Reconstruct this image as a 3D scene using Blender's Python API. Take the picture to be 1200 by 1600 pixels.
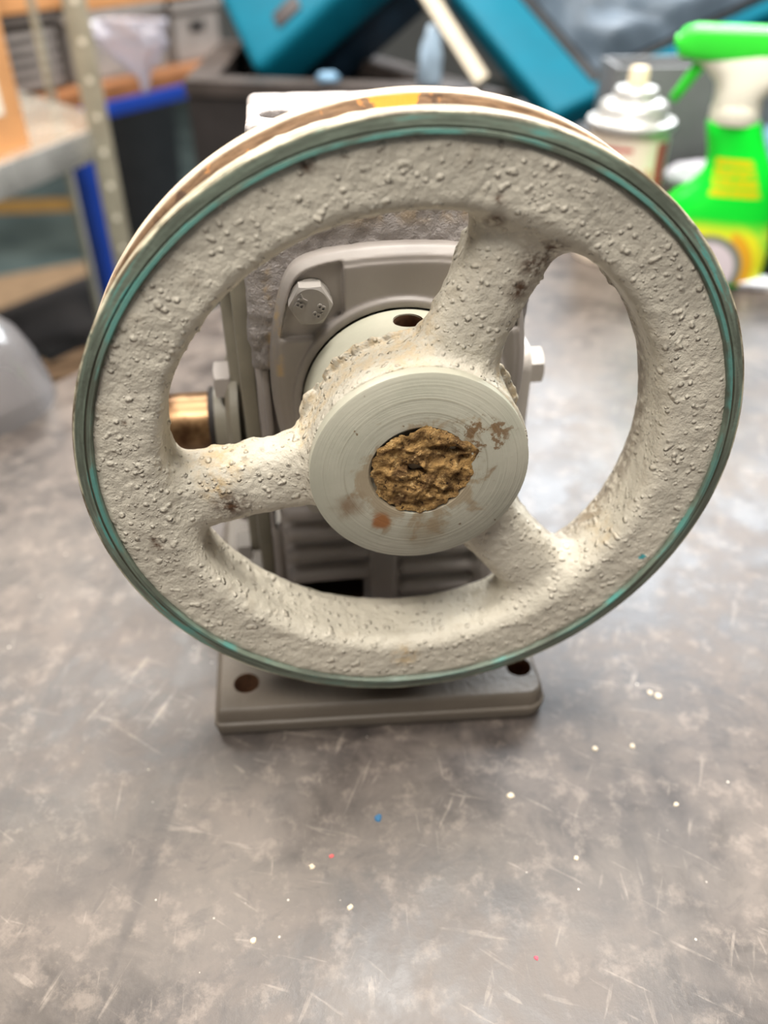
import bpy, bmesh, math, random
import numpy as np
from mathutils import Matrix, Vector

S = 0.125          # one scene unit of layout (the pulley's radius) in metres
ZF = 8.0           # the pulley axis stands this many units above the floor
TT = -1.3          # table top, in units relative to the pulley axis
sc = bpy.context.scene
for o in list(bpy.data.objects):
    bpy.data.objects.remove(o)
def W(p): return Vector((p[0]*S, p[1]*S, (p[2]+ZF)*S))
def lin(c):
    return tuple(((v/255+0.055)/1.055)**2.4 if v/255 > 0.04045 else v/255/12.92 for v in c)+(1.0,)

# ---------------------------------------------------------------- camera, world, lights
cam = bpy.data.cameras.new('camera'); co = bpy.data.objects.new('camera', cam)
sc.collection.objects.link(co); sc.camera = co
yaw, pitch = -0.12, 0.657
fw = Vector((-math.sin(yaw)*math.cos(pitch), math.cos(yaw)*math.cos(pitch), -math.sin(pitch)))
rt = Vector((math.cos(yaw), math.sin(yaw), 0)); up = rt.cross(fw)
mw = Matrix((rt, up, -fw)).transposed().to_4x4(); mw.translation = W((-.355, -2.053, 1.435))
co.matrix_world = mw
cam.sensor_fit = 'VERTICAL'; cam.sensor_height = 36; cam.lens = 36*1300/1600
cam.clip_start = .01; cam.clip_end = 60
cam.dof.use_dof = True; cam.dof.focus_distance = 2.47*S; cam.dof.aperture_fstop = cam.lens*.001/.0060

wd = bpy.data.worlds.new('world'); sc.world = wd; wd.use_nodes = True
bg = wd.node_tree.nodes['Background']; bg.inputs[0].default_value = (.80, .84, .90, 1); bg.inputs[1].default_value = .13
def area(name, pos, target, sx, sy, power, col=(1, 1, 1)):
    l = bpy.data.lights.new(name, 'AREA'); l.shape = 'RECTANGLE'; l.size = sx*S; l.size_y = sy*S
    l.energy = power*S*S; l.color = col
    o = bpy.data.objects.new(name, l); sc.collection.objects.link(o)
    o.location = W(pos); o.rotation_euler = (Vector(target)-Vector(pos)).to_track_quat('-Z', 'Y').to_euler()
    return o
area('window_light', (13, 22, 15), (1, 1, -1.3), 15, 9, 11500, (.90, .95, 1))
area('ceiling_lamp', (2.2, 1.2, 15), (0, 0, -1), 9, 3.0, 5600, (1, .96, .9))
area('ceiling_lamp', (-5, -6, 14), (0, 0, -1), 9, 3.0, 2700, (1, .95, .88))
area('ceiling_lamp', (-7, 14, 14), (-3, 10, -3), 9, 3, 3600, (1, .96, .9))
sc.view_settings.view_transform = 'Standard'; sc.view_settings.look = 'None'
sc.view_settings.gamma = 1; sc.view_settings.use_curve_mapping = False
sc.view_settings.exposure = 0.0

# ---------------------------------------------------------------- materials
class NT:
    def __init__(s, name):
        s.m = bpy.data.materials.new(name); s.m.use_nodes = True; s.t = s.m.node_tree
        s.b = s.t.nodes['Principled BSDF']; s._c = None
    def n(s, typ, **kw):
        x = s.t.nodes.new(typ)
        for k, v in kw.items():
            if k.startswith('_'): x.inputs[k[1:]].default_value = v
            else: setattr(x, k, v)
        return x
    def l(s, a, b): s.t.links.new(a, b)
    def inp(s, sock, v):
        if isinstance(v, bpy.types.NodeSocket): s.l(v, sock)
        else:
            if isinstance(v, (tuple, list)) and len(v) == 3 and sock.type == 'RGBA': v = tuple(v)+(1,)
            sock.default_value = v
    def co(s, off=(0, 0, 0), scale=(1, 1, 1), rot=(0, 0, 0)):
        # object coordinates in layout units, shifted by off
        if s._c is None: s._c = s.n('ShaderNodeTexCoord').outputs['Object']
        m = s.n('ShaderNodeMapping'); m.inputs['Scale'].default_value = (1/S,)*3; m.inputs['Location'].default_value = off
        s.l(s._c, m.inputs['Vector'])
        if scale == (1, 1, 1) and rot == (0, 0, 0): return m.outputs[0]
        m2 = s.n('ShaderNodeMapping'); m2.inputs['Scale'].default_value = scale; m2.inputs['Rotation'].default_value = rot
        s.l(m.outputs[0], m2.inputs['Vector']); return m2.outputs[0]
    def noise(s, vec, scale=5, detail=4, rough=.55, dist=0):
        x = s.n('ShaderNodeTexNoise'); s.l(vec, x.inputs['Vector'])
        x.inputs['Scale'].default_value = scale; x.inputs['Detail'].default_value = detail
        x.inputs['Roughness'].default_value = rough; x.inputs['Distortion'].default_value = dist
        return x.outputs['Fac']
    def vor(s, vec, scale=5, feat='F1', out='Distance', rnd=1):
        x = s.n('ShaderNodeTexVoronoi', feature=feat); s.l(vec, x.inputs['Vector']); x.inputs['Scale'].default_value = scale
        if 'Randomness' in x.inputs: x.inputs['Randomness'].default_value = rnd
        return x.outputs[out]
    def ramp(s, f, a, b, lo=0., hi=1.):
        x = s.n('ShaderNodeMapRange', clamp=True, interpolation_type='SMOOTHSTEP'); s.inp(x.inputs[0], f)
        x.inputs[1].default_value = a; x.inputs[2].default_value = b; x.inputs[3].default_value = lo; x.inputs[4].default_value = hi
        return x.outputs[0]
    def math(s, op, a, b=0., c=None):
        x = s.n('ShaderNodeMath', operation=op); s.inp(x.inputs[0], a); s.inp(x.inputs[1], b)
        if c is not None: s.inp(x.inputs[2], c)
        return x.outputs[0]
    def mix(s, f, a, b):
        x = s.n('ShaderNodeMix', data_type='RGBA'); s.inp(x.inputs[0], f); s.inp(x.inputs[6], a); s.inp(x.inputs[7], b)
        return x.outputs[2]
    def bump(s, h, strength=.3, dist=.01, prev=None):
        x = s.n('ShaderNodeBump'); s.inp(x.inputs['Height'], h); x.inputs['Strength'].default_value = strength
        x.inputs['Distance'].default_value = dist*S
        if prev is not None: s.l(prev, x.inputs['Normal'])
        return x.outputs[0]
    def sep(s, v):
        x = s.n('ShaderNodeSeparateXYZ'); s.l(v, x.inputs[0]); return x.outputs
    def attr(s, name): return s.n('ShaderNodeAttribute', attribute_name=name)
    def fin(s, col, rough=.5, metal=0., normal=None, spec=.5, **kw):
        s.inp(s.b.inputs['Base Color'], col); s.inp(s.b.inputs['Roughness'], rough); s.inp(s.b.inputs['Metallic'], metal)
        s.b.inputs['Specular IOR Level'].default_value = spec
        if normal is not None: s.l(normal, s.b.inputs['Normal'])
        for k, v in kw.items(): s.inp(s.b.inputs[k.replace('_', ' ')], v)
        return s.m

def simple(name, rgb, rough=.5, metal=0., var=.12, nscale=3, bump=0., bscale=20, spec=.5, **kw):
    t = NT(name); v = t.co(); f = t.noise(v, nscale, 4)
    a = lin(rgb); dk = tuple(c*(1-var) for c in a[:3])+(1,); lt = tuple(min(1, c*(1+var)) for c in a[:3])+(1,)
    nrm = t.bump(t.noise(v, bscale, 5), .5, bump) if bump else None
    return t.fin(t.mix(t.ramp(f, .3, .7), dk, lt), t.ramp(f, .3, .7, rough*.9, min(1, rough*1.12)), metal, nrm, spec, **kw)

# ---------------------------------------------------------------- object helpers
def tag(o, label=None, cat=None, group=None, kind=None):
    if label: o['label'] = label
    if cat: o['category'] = cat
    if group: o['group'] = group
    if kind: o['kind'] = kind
    return o
def root(name, pos, label, cat, rotz=0, rot=None, group=None):
    o = bpy.data.objects.new(name, None); sc.collection.objects.link(o); o.location = W(pos)
    o.rotation_euler = rot if rot is not None else (0, 0, rotz); o.empty_display_size = .02
    return tag(o, label, cat, group)
def part(name, vf, mat, parent=None, pos=None, off=(0, 0, 0), smooth=None, label=None, kind=None, attrs=None, bevel=0, bseg=2):
    """vf = (verts, faces) in units; off is taken off the coordinates; pos places a top-level mesh"""
    V, F = vf
    V = (np.array(V, dtype=np.float64).reshape(-1, 3)-np.array(off))*S
    me = bpy.data.meshes.new(name)
    if isinstance(F, np.ndarray):
        n = len(F); me.vertices.add(len(V)); me.vertices.foreach_set('co', V.astype(np.float32).ravel())
        me.loops.add(n*4); me.loops.foreach_set('vertex_index', F.astype(np.int32).ravel())
        me.polygons.add(n); me.polygons.foreach_set('loop_start', np.arange(0, n*4, 4, dtype=np.int32))
        me.polygons.foreach_set('loop_total', np.full(n, 4, dtype=np.int32)); me.update(calc_edges=True)
    else:
        me.from_pydata([tuple(v) for v in V], [], [tuple(f) for f in F]); me.update()
    if attrs:
        for k, a in attrs.items():
            at = me.attributes.new(k, 'FLOAT', 'POINT'); at.data.foreach_set('value', np.asarray(a, dtype=np.float32))
    if bevel:
        bm = bmesh.new(); bm.from_mesh(me)
        ed = [e for e in bm.edges if len(e.link_faces) == 2 and e.calc_face_angle(0) > .6]
        bmesh.ops.bevel(bm, geom=ed, offset=bevel*S, segments=bseg, profile=.6, affect='EDGES', clamp_overlap=True)
        bm.to_mesh(me); bm.free()
    me.materials.append(mat)
    if smooth is None: smooth = isinstance(F, np.ndarray)
    if smooth is True: me.shade_smooth()
    elif smooth or bevel:
        me.shade_smooth(); me.set_sharp_from_angle(angle=smooth if smooth else .7)
    o = bpy.data.objects.new(name, me); sc.collection.objects.link(o)
    if parent is not None: o.parent = parent
    if pos is not None: o.location = W(pos)
    if label: o['label'] = label
    if kind: o['kind'] = kind
    return o
def merge(*vfs):
    V = []; F = []
    for v, f in vfs:
        n = len(V); V += [tuple(p) for p in v]; F += [tuple(i+n for i in q) for q in f]
    return V, F
def box(x0, x1, y0, y1, z0, z1):
    V = [(x, y, z) for z in (z0, z1) for y in (y0, y1) for x in (x0, x1)]
    return V, [(0, 2, 3, 1), (4, 5, 7, 6), (0, 1, 5, 4), (2, 6, 7, 3), (0, 4, 6, 2), (1, 3, 7, 5)]
def prism(poly, z0, z1):
    n = len(poly); V = [(x, y, z0) for x, y in poly]+[(x, y, z1) for x, y in poly]
    a = sum(poly[i][0]*poly[(i+1) % n][1]-poly[(i+1) % n][0]*poly[i][1] for i in range(n))
    F = [tuple(range(n))[::-1], tuple(range(n, 2*n))]+[(i, (i+1) % n, n+(i+1) % n, n+i) for i in range(n)]
    return (V, F) if a > 0 else (V, [f[::-1] for f in F])
def swap(vf, m):   # re-map axes with a 3x3 (rows) matrix, keeps winding right
    M = np.array(m, float); V = np.array(vf[0], float)@M.T
    return V.tolist(), (vf[1] if np.linalg.det(M) > 0 else [tuple(f)[::-1] for f in vf[1]])
def move(vf, d): return [(v[0]+d[0], v[1]+d[1], v[2]+d[2]) for v in vf[0]], vf[1]
def rotv(vf, M): return [tuple(M@Vector(v)) for v in vf[0]], vf[1]
def lathe(prof, n=64, axis='z', closed=False, cap=True):
    """prof = [(r, h)]; revolved about axis; h rises along it"""
    V = []; F = []; m = len(prof)
    for r, h in prof:
        for i in range(n):
            a = 2*math.pi*i/n; V.append((r*math.cos(a), r*math.sin(a), h))
    for j in range(m if closed else m-1):
        for i in range(n):
            a, b = j*n+i, j*n+(i+1) % n; c, d = ((j+1) % m)*n+(i+1) % n, ((j+1) % m)*n+i
            F.append((a, b, c, d))
    if cap and not closed:
        if prof[0][0] > 1e-6: F.append(tuple(range(n))[::-1])
        if prof[-1][0] > 1e-6: F.append(tuple(range((m-1)*n, m*n)))
    if axis == 'y': V = [(x, z, y) for x, y, z in V]; F = [f[::-1] for f in F]   # h along +y
    if axis == 'x': V = [(z, x, y) for x, y, z in V]
    return V, F
def tube(path, r, n=12, cap=True):
    P = [Vector(p) for p in path]; V = []; F = []
    rs = r if isinstance(r, (list, tuple)) else [r]*len(P)
    t0 = (P[1]-P[0]).normalized(); ref = Vector((0, 0, 1)) if abs(t0.z) < .9 else Vector((1, 0, 0)); nrm = t0.cross(ref).normalized()
    for k, p in enumerate(P):
        t = (P[min(k+1, len(P)-1)]-P[max(k-1, 0)]).normalized(); nrm = (nrm-t*nrm.dot(t)).normalized(); b = t.cross(nrm)
        for i in range(n):
            a = 2*math.pi*i/n; V.append(tuple(p+(nrm*math.cos(a)+b*math.sin(a))*rs[k]))
    for k in range(len(P)-1):
        for i in range(n): F.append((k*n+i, k*n+(i+1) % n, (k+1)*n+(i+1) % n, (k+1)*n+i))
    if cap: F.append(tuple(range(n))[::-1]); F.append(tuple(range((len(P)-1)*n, len(P)*n)))
    return V, F
def rrect(x0, x1, y0, y1, r, n=6):
    out = []
    for cx, cy, a0 in ((x1-r, y1-r, 0), (x0+r, y1-r, 90), (x0+r, y0+r, 180), (x1-r, y0+r, 270)):
        for k in range(n+1):
            a = math.radians(a0+90*k/n); out.append((cx+r*math.cos(a), cy+r*math.sin(a)))
    return out
def loft(rings, cap=True):
    n = len(rings[0]); V = [p for r in rings for p in r]; F = []
    for k in range(len(rings)-1):
        for i in range(n): F.append((k*n+i, k*n+(i+1) % n, (k+1)*n+(i+1) % n, (k+1)*n+i))
    if cap: F.append(tuple(range(n))[::-1]); F.append(tuple(range((len(rings)-1)*n, len(rings)*n)))
    return V, F
def boolean(o, cutter_vf, off=(0, 0, 0)):
    c = part('cutter', cutter_vf, o.data.materials[0], off=off); c.parent = o.parent
    m = o.modifiers.new('cut', 'BOOLEAN'); m.operation = 'DIFFERENCE'; m.object = c; m.solver = 'EXACT'
    bpy.context.view_layer.update()
    dg = bpy.context.evaluated_depsgraph_get(); me = bpy.data.meshes.new_from_object(o.evaluated_get(dg))
    o.modifiers.clear(); o.data = me; bpy.data.objects.remove(c)
    me.shade_smooth(); me.set_sharp_from_angle(angle=.6)

# numpy implicit surfaces -------------------------------------------------------
def vnoise(P, scale, seed=0):
    rng = np.random.RandomState(seed); G = rng.rand(32, 32, 32).astype(np.float32)
    q = P*scale+100.0; i = np.floor(q).astype(np.int64); f = (q-i); f = f*f*(3-2*f); i &= 31; j = (i+1) & 31
    r = 0
    for a in (0, 1):
        for b in (0, 1):
            for c in (0, 1):
                w = (f[:, 0] if a else 1-f[:, 0])*(f[:, 1] if b else 1-f[:, 1])*(f[:, 2] if c else 1-f[:, 2])
                r = r+w*G[(j if a else i)[:, 0], (j if b else i)[:, 1], (j if c else i)[:, 2]]
    return r*2-1
def smin(a, b, k):
    h = np.clip(.5+.5*(b-a)/k, 0, 1); return b+(a-b)*h-k*h*(1-h)
def smax(a, b, k): return -smin(-a, -b, k)
def grid(lo, hi, h):
    ax = [np.arange(l, u+h, h) for l, u in zip(lo, hi)]
    return np.meshgrid(*ax, indexing='ij')
def rbox3(X, Y, Z, x0, x1, y0, y1, z0, z1, r):
    qx = np.abs(X-(x0+x1)/2)-(x1-x0)/2+r; qy = np.abs(Y-(y0+y1)/2)-(y1-y0)/2+r; qz = np.abs(Z-(z0+z1)/2)-(z1-z0)/2+r
    return np.sqrt(np.maximum(qx, 0)**2+np.maximum(qy, 0)**2+np.maximum(qz, 0)**2)+np.minimum(np.maximum(qx, np.maximum(qy, qz)), 0)-r
def roughen(F, X, Y, Z, fn, band=.05):
    m = np.abs(F) < band; P = np.stack([X[m], Y[m], Z[m]], 1); F[m] += fn(P)
def surfnet(F, lo, h):
    F = F.astype(np.float32)
    for a in range(3):      # close the surface at the edge of the grid
        sl = [slice(None)]*3; sl[a] = 0; F[tuple(sl)] = np.maximum(F[tuple(sl)], h*.5)
        sl[a] = -1; F[tuple(sl)] = np.maximum(F[tuple(sl)], h*.5)
    s = F < 0; dims = np.array(F.shape)-1; N = int(dims.prod())
    acc = np.zeros((N, 3)); cnt = np.zeros(N); quads = []
    for ax in range(3):
        a = [slice(None)]*3; b = [slice(None)]*3; a[ax] = slice(None, -1); b[ax] = slice(1, None)
        cr = np.nonzero(s[tuple(a)] != s[tuple(b)]); I = np.stack(cr, 1)
        J = I.copy(); J[:, ax] += 1
        f0 = F[tuple(I.T)]; f1 = F[tuple(J.T)]; P = I.astype(float); P[:, ax] += f0/(f0-f1)
        u, v = [(1, 2), (2, 0), (0, 1)][ax]; ids = []
        for du, dv in ((-1, -1), (0, -1), (0, 0), (-1, 0)):
            K = I.copy(); K[:, u] += du; K[:, v] += dv
            ok = (K >= 0).all(1) & (K < dims).all(1)
            lid = (K[:, 0]*dims[1]+K[:, 1])*dims[2]+K[:, 2]; lid[~ok] = -1
            L = lid[ok]
            for c in range(3): acc[:, c] += np.bincount(L, P[ok, c], N)
            cnt += np.bincount(L, minlength=N); ids.append(lid)
        Q = np.stack(ids, 1); g = (Q >= 0).all(1); Q = Q[g]; inside = s[tuple(I[g].T)]
        Q[~inside] = Q[~inside][:, ::-1]; quads.append(Q)
    act = np.nonzero(cnt)[0]; mp = np.full(N, -1, np.int64); mp[act] = np.arange(len(act))
    V = acc[act]/cnt[act, None]*h+np.array(lo)
    return V, mp[np.concatenate(quads)]
def submesh(V, Q, mask):
    q = Q[mask]; u, inv = np.unique(q, return_inverse=True)
    return V[u], inv.reshape(q.shape), u

# ---------------------------------------------------------------- material library
def cast_paint(name, base, spotty=1.0, o=(0, 0, 0), rough=.62):
    t = NT(name); v = t.co(o)
    n1 = t.noise(v, 2.2, 5); n2 = t.noise(v, 14, 4)
    a = lin(base); b = tuple(c*.84 for c in a[:3])+(1,)
    col = t.mix(t.ramp(n1, .35, .65), b, a)
    col = t.mix(t.math('MULTIPLY', t.ramp(n2, .56, .74), .16*spotty), col, lin((150, 128, 98)))
    st = t.attr('stain').outputs['Fac']; dk = t.attr('dark').outputs['Fac']; te = t.attr('teal').outputs['Fac']
    n3 = t.noise(v, 32, 4, .65)
    col = t.mix(t.math('MULTIPLY', st, t.ramp(n3, .36, .62)), col, lin((214, 182, 128)))
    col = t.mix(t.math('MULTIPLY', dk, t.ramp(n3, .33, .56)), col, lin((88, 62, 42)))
    col = t.mix(te, col, lin((70, 165, 170)))
    d1 = t.vor(v, 34, 'SMOOTH_F1'); d2 = t.vor(v, 60, 'SMOOTH_F1'); msk = t.ramp(t.noise(v, 6, 2), .32, .52)
    pim = t.math('MULTIPLY', t.ramp(d1, .30, .08), msk)
    pim2 = t.math('MULTIPLY', t.ramp(d2, .26, .06), t.ramp(t.noise(v, 9, 2), .44, .6))
    hgt = t.math('ADD', t.math('MULTIPLY', pim, .8), t.math('MULTIPLY', pim2, .6))
    col = t.mix(t.math('MULTIPLY', t.math('MAXIMUM', pim, t.math('MULTIPLY', pim2, .8)), .45), col, lin((226, 216, 196)))  # pimple tips lightened, their top-lit highlight put into the colour
    nb = t.bump(hgt, 1, .0095); nb = t.bump(t.noise(v, 46, 4, .65), .8, .009, nb)
    return t.fin(col, .52, 0, nb, .45)
OG = (0.0, .70, TT)       # foot of the gear reducer
m_cast = cast_paint('cast_cream_paint', (218, 210, 192), 1, OG)
# rim: machined faces in worn green-grey, teal streaks and cream edges, rusty groove
t = NT('machined_rim_paint'); v = t.co(OG); x, y, z = t.sep(v)
r = t.math('SQRT', t.math('ADD', t.math('MULTIPLY', x, x), t.math('MULTIPLY', z, z)))
cx = t.math('DIVIDE', x, r); cz = t.math('DIVIDE', z, r)
cb = t.n('ShaderNodeCombineXYZ'); t.l(t.math('MULTIPLY', cx, 2.2), cb.inputs[0]); t.l(t.math('MULTIPLY', cz, 2.2), cb.inputs[1]); t.l(t.math('MULTIPLY', r, 26), cb.inputs[2])
ns = t.noise(cb.outputs[0], 2.0, 5, .6); nf = t.noise(v, 22, 4, .6); ng = t.noise(v, 5, 3)
cb2 = t.n('ShaderNodeCombineXYZ'); t.l(t.math('MULTIPLY', cx, 5), cb2.inputs[0]); t.l(t.math('MULTIPLY', cz, 5), cb2.inputs[1]); t.l(t.math('MULTIPLY', y, 120), cb2.inputs[2])
ne = t.noise(cb2.outputs[0], 1.6, 4, .6)
col = t.mix(t.ramp(ns, .35, .65), lin((88, 94, 82)), lin((122, 134, 118)))
col = t.mix(t.math('MULTIPLY', t.ramp(ns, .54, .64), t.ramp(ng, .35, .6)), col, lin((92, 156, 146)))
band = t.math('MULTIPLY', t.ramp(r, .945, .950), t.ramp(r, .9625, .9585))
col = t.mix(t.math('MULTIPLY', t.math('MULTIPLY', band, t.ramp(z, -.35, .05, .25, .9)), t.ramp(t.math('ADD', ng, t.math('MULTIPLY', t.math('SUBTRACT', ns, .5), .6)), .40, .56)), col, lin((96, 150, 140)))
dband = t.math('MULTIPLY', t.ramp(r, .961, .963), t.ramp(r, .969, .966))
col = t.mix(t.math('MULTIPLY', dband, .7), col, lin((70, 62, 48)))
edge = t.math('MULTIPLY', t.ramp(r, .990, .9975), t.ramp(y, .052, .045))
ecol = t.mix(t.ramp(ne, .42, .58), lin((104, 88, 68)), lin((214, 206, 178)))
col = t.mix(t.math('MULTIPLY', edge, t.ramp(nf, .2, .5)), col, ecol)
gr = t.math('MULTIPLY', t.math('MULTIPLY', t.ramp(y, .046, .052), t.ramp(y, .212, .206)), t.ramp(r, .9995, .997))
gcol = t.mix(t.ramp(ne, .3, .7), lin((98, 76, 58)), lin((150, 120, 92)))
gcol = t.mix(t.ramp(nf, .60, .68), gcol, lin((196, 136, 80)))
gcol = t.mix(t.ramp(t.noise(v, 9, 4), .60, .68), gcol, lin((86, 66, 52)))
gcol = t.mix(t.math('MULTIPLY', t.ramp(y, .150, .162), t.ramp(y, .19, .175)), gcol, lin((58, 44, 36)))
px = t.math('SUBTRACT', x, -.06); pm = t.math('MULTIPLY', t.ramp(t.math('ABSOLUTE', t.math('ADD', px, t.math('MULTIPLY', t.math('SUBTRACT', nf, .5), .10))), .058, .048), t.ramp(z, .5, .6))
gcol = t.mix(pm, gcol, lin((238, 160, 62)))
col = t.mix(gr, col, gcol)
bk = t.ramp(y, .200, .208); col = t.mix(t.math('MULTIPLY', bk, t.ramp(r, .990, .998)), col, t.mix(t.ramp(ne, .3, .6), lin((150, 122, 96)), lin((232, 214, 190))))
nb = t.bump(ns, .5, .004); nb = t.bump(t.noise(v, 70, 4), .4, .003, nb)
m_rim = t.fin(col, t.ramp(nf, .3, .7, .38, .58), .0, nb, .45)
# hub: smooth paint with turning rings on the face and rust stains round the bore
t = NT('turned_hub_paint'); v = t.co(OG); x, y, z = t.sep(v)
r = t.math('SQRT', t.math('ADD', t.math('MULTIPLY', x, x), t.math('MULTIPLY', z, z)))
rv = t.n('ShaderNodeCombineXYZ'); t.l(t.math('MULTIPLY', r, 60), rv.inputs[0])
cb = t.n('ShaderNodeCombineXYZ'); t.l(t.math('MULTIPLY', x, .8), cb.inputs[1]); t.l(t.math('MULTIPLY', z, .8), cb.inputs[2]); t.l(t.math('MULTIPLY', r, 60), cb.inputs[0])
rings = t.noise(cb.outputs[0], 1.5, 3, .6); n1 = t.noise(v, 5, 4); n2 = t.noise(v, 26, 5, .65); n3 = t.noise(v, 10, 5, .6, .6)
front = t.ramp(y, .01, .0)
col = t.mix(t.ramp(n1, .3, .7), lin((180, 178, 160)), lin((194, 190, 172)))
col = t.mix(t.math('MULTIPLY', t.math('MULTIPLY', t.ramp(rings, .60, .70), front), .35), col, lin((120, 108, 84)))
def spot(cx_, cz_, rad, soft):
    d = t.math('SQRT', t.math('ADD', t.math('POWER', t.math('ABSOLUTE', t.math('SUBTRACT', x, cx_)), 2.), t.math('POWER', t.math('ABSOLUTE', t.math('SUBTRACT', z, cz_)), 2.)))
    return t.math('MULTIPLY', t.ramp(t.math('ADD', d, t.math('MULTIPLY', t.math('SUBTRACT', n3, .5), rad*3.0)), rad+soft, rad-soft), front)
col = t.mix(t.math('MULTIPLY', spot(0, 0, .17, .03), .55), col, lin((150, 120, 80)))
col = t.mix(t.math('MULTIPLY', spot(.15, .09, .09, .03), t.math('MULTIPLY', t.ramp(n2, .5, .56), .85)), col, lin((120, 88, 52)))
col = t.mix(t.math('MULTIPLY', spot(-.215, -.115, .035, .03), .8), col, lin((128, 98, 66)))
col = t.mix(t.math('MULTIPLY', spot(-.12, -.175, .022, .012), .9), col, lin((158, 98, 46)))
col = t.mix(t.math('MULTIPLY', spot(0.02, -.22, .05, .05), .45), col, lin((150, 128, 96)))
col = t.mix(t.math('MULTIPLY', t.ramp(t.noise(v, 34, 2), .73, .77), .8), col, lin((110, 84, 54)))
nb = t.bump(t.math('MULTIPLY', rings, front), .45, .004); nb = t.bump(n2, .35, .003, nb)
m_hub = t.fin(col, .42, 0, nb, .5)
# rust crust
t = NT('crumbly_rust'); v = t.co(OG); n1 = t.noise(v, 22, 6, .7, .4); n2 = t.noise(v, 60, 5, .7)
col = t.mix(t.ramp(n1, .34, .66), lin((112, 84, 54)), lin((204, 162, 102)))
col = t.mix(t.ramp(n2, .56, .7), col, lin((230, 196, 138)))
col = t.mix(t.ramp(n2, .44, .36), col, lin((58, 42, 28)))
cr = t.attr('deep').outputs['Fac']; col = t.mix(cr, col, lin((22, 15, 10)))  # pits mixed towards black, the shade of their depth put into the colour
nb = t.bump(t.math('ADD', n1, n2), 1, .016)
m_rust = t.fin(col, .9, 0, nb, .2)
# gearbox grey paint
def casing_paint(name, rgb, o=OG, grit=.4, gritd=.004):
    t = NT(name); v = t.co(o); n1 = t.noise(v, 3, 4); n2 = t.noise(v, 30, 5, .6); n3 = t.noise(v, 12, 4, .6)
    a = lin(rgb); col = t.mix(t.ramp(n1, .3, .7), tuple(c*.86 for c in a[:3])+(1,), a)
    st = t.attr('stain').outputs['Fac']; col = t.mix(t.math('MULTIPLY', st, t.ramp(n3, .42, .6)), col, lin((186, 158, 116)))
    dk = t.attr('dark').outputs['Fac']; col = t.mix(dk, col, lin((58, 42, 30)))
    nb = t.bump(n2, grit, gritd)
    ra = t.attr('rough').outputs['Fac']
    nb = t.bump(t.math('MULTIPLY', ra, t.math('ADD', t.noise(v, 26, 6, .7, .5), t.noise(v, 70, 4, .7))), 1, .013, nb)
    return t.fin(col, .45, 0, nb, .45)
m_case = casing_paint('grey_casing_paint', (160, 152, 148), grit=.6, gritd=.006)
m_cover = casing_paint('smooth_grey_paint', (158, 150, 144), grit=.2, gritd=.002)
m_foot = casing_paint('worn_shaded_foot_paint', (104, 95, 84), grit=.5, gritd=.006)  # darkened for dirt and for the pulley's shading, both put into the colour
m_white = simple('pale_grey_paint', (188, 180, 172), .42, var=.05)
m_bolt = simple('painted_bolt_grey', (158, 152, 146), .38, var=.05, nscale=20)
m_dark = simple('dark_recess', (30, 24, 20), .8)
t = NT('tarnished_steel'); v = t.co(); n1 = t.noise(v, 9, 4)
m_steel = t.fin(t.mix(t.ramp(n1, .35, .65), lin((84, 60, 40)), lin((148, 118, 86))), .34, .9)
m_thread = simple('rusty_thread', (92, 62, 40), .8, var=.3, nscale=40)

# ---------------------------------------------------------------- setting
t = NT('scuffed_bench_top'); v = t.co()
n1 = t.noise(v, .9, 5, .6); n2 = t.noise(v, 3.5, 6, .65, .4); n3 = t.noise(v, 11, 6, .7)
col = t.mix(t.ramp(n2, .34, .68), lin((54, 48, 45)), lin((92, 82, 75)))
col = t.mix(t.math('MULTIPLY', t.ramp(n1, .45, .68), .35), col, lin((128, 118, 108)))
col = t.mix(t.math('MULTIPLY', t.ramp(n3, .50, .70), .34), col, lin((150, 136, 124)))
col = t.mix(t.math('MULTIPLY', t.ramp(t.noise(v, 7, 5, .65, .8), .54, .66), .35), col, lin((60, 55, 53)))
col = t.mix(t.math('MULTIPLY', t.ramp(t.noise(v, 1.7, 4, .5), .56, .72), .55), col, lin((62, 57, 55)))
scr = None
for k, (ang, sc1, th, br) in enumerate(((.5, 2.2, .675, .30), (-.9, 3.0, .68, .28), (1.9, 2.6, .69, .25), (.05, 4.2, .69, .22))):
    rv = t.n('ShaderNodeMapping'); t.l(t.co((k*3.1, k*1.7, 0), (1, 1, 1)), rv.inputs[0]); rv.inputs['Rotation'].default_value = (0, 0, ang)
    sv = t.n('ShaderNodeMapping'); t.l(rv.outputs[0], sv.inputs[0]); sv.inputs['Scale'].default_value = (9, .9, 1)
    nn = t.noise(sv.outputs[0], sc1, 3, .6, .25); f = t.math('MULTIPLY', t.ramp(nn, th-.03, th+.03), t.ramp(n3, .3, .6))
    col = t.mix(t.math('MULTIPLY', f, br*.75), col, lin((186, 172, 158)))
for k, (ang, th) in enumerate(((.2, .70), (1.3, .71))):
    rv = t.n('ShaderNodeMapping'); t.l(t.co((k*5.1+2, k*2.7, 0), (1, 1, 1)), rv.inputs[0]); rv.inputs['Rotation'].default_value = (0, 0, ang)
    sv = t.n('ShaderNodeMapping'); t.l(rv.outputs[0], sv.inputs[0]); sv.inputs['Scale'].default_value = (4, .6, 1)
    nn = t.noise(sv.outputs[0], 1.3, 2, .5, .2)
    col = t.mix(t.math('MULTIPLY', t.ramp(nn, th-.06, th), .3), col, lin((52, 48, 47)))
sp = t.vor(v, 11); spm = t.math('MULTIPLY', t.ramp(sp, .055, .03), t.ramp(t.noise(v, 4, 2), .45, .6))
col = t.mix(spm, col, lin((226, 216, 200)))
rough = t.ramp(n2, .3, .7, .36, .54)
nb = t.bump(n3, .25, .006)
m_table = t.fin(col, rough, 0, nb, .55)
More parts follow.
